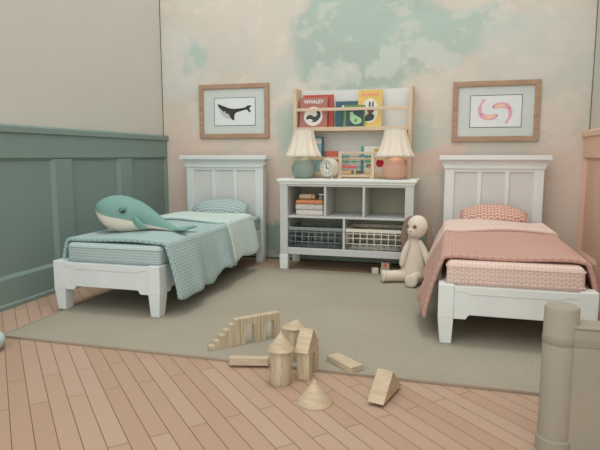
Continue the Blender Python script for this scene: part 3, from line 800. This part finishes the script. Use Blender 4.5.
for ex_, ey_, ez_ in ((.008, -.114, .542), (-.058, -.068, .542)):
    m = MB(); v = m.lathe([(0, 0), (.017, 0), (.019, .003), (.014, .007), (0, .008)], 16)
    d = Vector((ex_-.03, ey_+.02, 0)).normalized()
    m.xf(v, Matrix.Translation((ex_, ey_, ez_)) @ d.to_track_quat('Z', 'Y').to_matrix().to_4x4())
    e = m.build('eye', paint('eye_rose', (148, 98, 88), .5), hd, 0, True)
    m = MB(); v = m.ball((0, 0, .006), (.006, .006, .004), 10); m.xf(v, Matrix.Translation((ex_, ey_, ez_)) @ d.to_track_quat('Z', 'Y').to_matrix().to_4x4()); m.build('pupil', M_dark, e, 0, True)
m = MB(); m.ball((-.030, -.116, .500), (.010, .008, .007), 10); m.build('nose', paint('nose_tan', (176, 150, 128), .8), hd, 0, True)
for pts in ([(.07, 0, .622), (.108, -.01, .602), (.127, -.02, .54), (.135, -.025, .45), (.145, -.03, .37), (.148, -.03, .32)],
            [(-.02, 0, .63), (-.062, -.005, .605), (-.082, -.015, .54), (-.092, -.03, .45), (-.098, -.035, .38), (-.096, -.035, .34)]):
    m = MB(); m.tube(pts, [.012, .028, .034, .038, .036, .014], 14, (.95, .5)); m.build('ear', M_re, rb, 0, True, 1)
for pts in ([(-.035, -.03, .415), (-.07, -.05, .33), (-.09, -.06, .25), (-.105, -.065, .18), (-.108, -.065, .145)],
            [(.04, -.02, .415), (.085, -.035, .33), (.12, -.045, .25), (.14, -.05, .18), (.146, -.05, .145)]):
    m = MB(); m.tube(pts, [.02, .034, .034, .034, .016], 14); m.build('arm', M_rb, rb, 0, True, 1)
for a, b, r in (((-.03, -.03, .06), (-.285, -.135, .062), .05), ((.05, -.05, .06), (-.005, -.285, .062), .05)):
    A, B = Vector(a), Vector(b); d = (B-A).normalized()
    m = MB(); m.tube([A, A.lerp(B, .3), A.lerp(B, .8), B-d*.03], [.062, .056, .052, .054], 18); lg = m.build('leg', M_rb, rb, 0, True)
    m = MB(); m.tube([B-d*.03, B-d*.008, B, B+d*.004], [.055, .060, .056, .036], 20); m.build('foot', M_foot, lg, 0, True)

# little blocks behind the rabbit
t = thing('toy_cube', 'small white cube block with dark side on the floor by the rabbit', 'toy block', (-.722, 5.50, FZ), R(12))
bx(-.033, .033, -.03, .03, .001, .066).build('cube_body', M_foot, t, .006); bx(.0325, .036, -.024, .024, .008, .058).build('dark_side', M_dark, t, .002)
t = thing('toy_cube', 'pale letter block beneath the pink topped cube beside the rabbit foot', 'toy block', (-.62, 5.56, FZ), R(-8))
bx(-.052, .052, -.04, .04, .001, .06).build('cube_body', paint('pale_sage_block', (196, 196, 170), .6), t, .005)
flat('mark', [(-.03, .015), (-.022, .015), (-.022, .045), (-.03, .045)], M_dark, t, -.0402); flat('mark', disc(.015, .03, .012, .012, 14), M_bgreen, t, -.0402)
t = thing('toy_cube', 'tan cube with a red printed mark, stacked on the pale block', 'toy block', (-.62, 5.56, FZ+.0605), R(-4))
bx(-.042, .042, -.035, .035, .0, .058).build('cube_body', M_oak, t, .005)
flat('mark', [(-.022, .012), (.02, .012), (.02, .046), (-.022, .046)], M_salm, t, -.0352); flat('mark', [(-.004, .012), (.004, .012), (.004, .05), (-.004, .05)], M_apple, t, -.037)
bx(-.02, .02, -.02, .02, .0575, .0605).build('top_mark', M_dark, t)
t = thing('toy_brick', 'low tan wooden brick lying behind the rabbit legs', 'toy block', (-.505, 5.66, FZ), R(10))
bx(-.07, .07, -.03, .03, .001, .036).build('brick_body', M_oak, t, .004); bx(-.03, .0, -.0305, .0305, .0355, .037).build('top_mark', M_frame, t)

# ------------------------------------------------------------------ wooden building blocks
G = 'wooden building blocks on the rug'
def edge(m, *a, **k): return m
A, B = Vector((-1.395, 2.958, RZ)), Vector((-1.060, 3.325, RZ))
D = (B-A).normalized(); ang = math.atan2(D.y, D.x); Ltot = (B-A).length
def local(name, label, s0, mesh, mat=M_block, cat='toy block'):
    t = tag(mesh.build(name, mat, None, .0025), label, cat, G); place(t, A+D*s0, ang); return t
Ls = .205
m = MB(); n = 6; pts = [(0, 0)]
for i in range(n): pts += [(Ls*i/n, .172*(i+1)/n-.012), (Ls*(i+.55)/n, .172*(i+1)/n-.012), (Ls*(i+.75)/n, .172*(i+1)/n)] if False else [(Ls*i/n, .172*(i+1)/n), (Ls*(i+1)/n-.0001, .172*(i+1)/n)]
pts.append((Ls, 0)); m.prism(pts, 'y', 0, .05)
local('stair_block', 'stepped wooden block descending to the left on the rug', 0, m)
def arch(w, h, d, ow, oh):
    m = MB(); P = [(0, 0), ((w-ow)/2, 0)]; r = ow/2; zc = oh-r; N = 12
    P2 = [(w/2-r*math.cos(math.pi*i/N), zc+r*math.sin(math.pi*i/N)) for i in range(N+1)]
    P += P2+[((w+ow)/2, 0), (w, 0), (w, h), (0, h)]
    m.prism(P, 'y', 0, d); return m
wa = (Ltot-Ls)/2-.002
local('arch_block', 'wooden arch block standing right beside the stepped block', Ls+.002, arch(wa, .172, .05, .066, .13))
local('arch_block', 'wooden arch block at the right end of the stair row', Ls+wa+.005, arch(wa, .172, .05, .066, .13))
t = tag(bx(-.113, .113, -.022, .022, 0, .045).build('plank_block', M_blockx, None, .003), 'long wooden plank block lying left of the round tower', 'toy block', G)
place(t, (-1.088, 2.825, RZ), R(13))
def cyl(x, y, r, h, label, z=0.0):
    m = MB(); m.lathe([(0, 0), (r, 0), (r, h), (0, h)], 36); o = m.build('cylinder_block', M_block, None, .003, True); o.modifiers.new('es', 'EDGE_SPLIT').split_angle = R(40)
    tag(o, label, 'toy block', G); place(o, (x, y, z)); return o
def cone(x, y, z, r, h, label, mx=0):
    m = MB(); m.lathe([(0, 0), (r, 0), (r, .006), (r*.5+.0, h*.5+.003), (.003, h), (0, h)], 36)
    for q in m.bm.verts: q.co.x += mx*q.co.z/h
    o = m.build('cone_block', M_blockroof, None, .0015, True); o.modifiers.new('es', 'EDGE_SPLIT').split_angle = R(40)
    tag(o, label, 'toy block', G); place(o, (x, y, z)); return o
cyl(-.846, 2.665, .057, .182, 'round wooden tower block in front, under a pointed cone', FZ)
cone(-.846, 2.665, FZ+.1825, .074, .098, 'cone block sitting on the front round tower')
cyl(-.872, 3.0, .058, .185, 'round wooden tower block standing behind the gabled house', RZ)
cone(-.872, 3.0, .185+RZ+.0005, .072, .05, 'low cone block capping the rear tower', .02)
cone(-.612, 2.478, FZ, .088, .118, 'cone block standing alone on the floorboards in front')
# house: block with a doorway and a gable roof block, set on edge of the rug
def door_block():
    m = MB(); pts = [(-.09, 0), (-.028, 0), (-.028, .10), (-.02, .12), (0, .128), (.02, .12), (.028, .10), (.028, 0), (.09, 0), (.09, .155), (-.09, .155)]
    m.prism(pts, 'x', -.036, .036); return m
t = tag(door_block().build('arch_block', M_block, None, .0025), 'upright wooden block with narrow doorway, under the gable roof', 'toy block', G); place(t, (-.735, 2.815, FZ), R(-3))
def gable(w, d, h):
    m = MB(); m.prism([(-d/2, 0), (d/2, 0), (0, h)], 'x', -w/2, w/2); return m
t = tag(gable(.078, .215, .108).build('roof_block', M_blockroof, None, .0025), 'triangular roof block on the doorway block', 'toy block', G); place(t, (-.741, 2.815, FZ+.156), R(-3))
t = tag(gable(.085, .27, .125).build('roof_block', M_blockroof, None, .0025), 'triangular block at the rug edge, far right of the blocks', 'toy block', G); place(t, (-.285, 2.64, .004), R(-14))
# slab
a_, b_ = Vector((-.664, 2.999, 0)), Vector((-.5, 2.855, 0)); c_ = Vector((-.444, 2.924, 0)); d_ = Vector((-.608, 3.053, 0))
cc = (a_+b_+c_+d_)/4
t = tag(bx(-.114, .114, -.045, .045, 0, .034).build('slab_block', M_blockx, None, .003), 'flat wooden slab block lying on the rug right of the house', 'toy block', G)
place(t, (cc.x, cc.y, RZ), math.atan2(-.144, .164))

# ------------------------------------------------------------------ light, camera
w = bpy.data.worlds.new('world'); bpy.context.scene.world = w; w.use_nodes = True
w.node_tree.nodes['Background'].inputs[0].default_value = (1, .995, .975, 1); w.node_tree.nodes['Background'].inputs[1].default_value = .85
sd = bpy.data.lights.new('sun', 'SUN'); sd.energy = .75; sd.angle = R(14); sd.color = (1, .98, .95)
so = bpy.data.objects.new('sun', sd); C.objects.link(so); so.rotation_euler = (R(-5), R(3), 0)
# added soft fill sun from behind the camera, brightening the upright faces
ad = bpy.data.lights.new('front_fill', 'SUN'); ad.energy = 1.7; ad.angle = R(100); ad.color = (.97, .99, 1)
ao = bpy.data.objects.new('front_fill', ad); C.objects.link(ao); ao.rotation_euler = (R(68), 0, R(8))

cd = bpy.data.cameras.new('camera'); co = bpy.data.objects.new('camera', cd); C.objects.link(co); bpy.context.scene.camera = co
cd.sensor_width = 36; cd.lens = 542/600*36; cd.clip_start = .02
co.location = (0, 0, 1.2); co.rotation_euler = (R(90-7.294), 0, R(15.505))
sc = bpy.context.scene
sc.view_settings.view_transform = 'Standard'; sc.view_settings.look = 'None'; sc.view_settings.gamma = 1; sc.view_settings.exposure = 0; sc.view_settings.use_curve_mapping = False
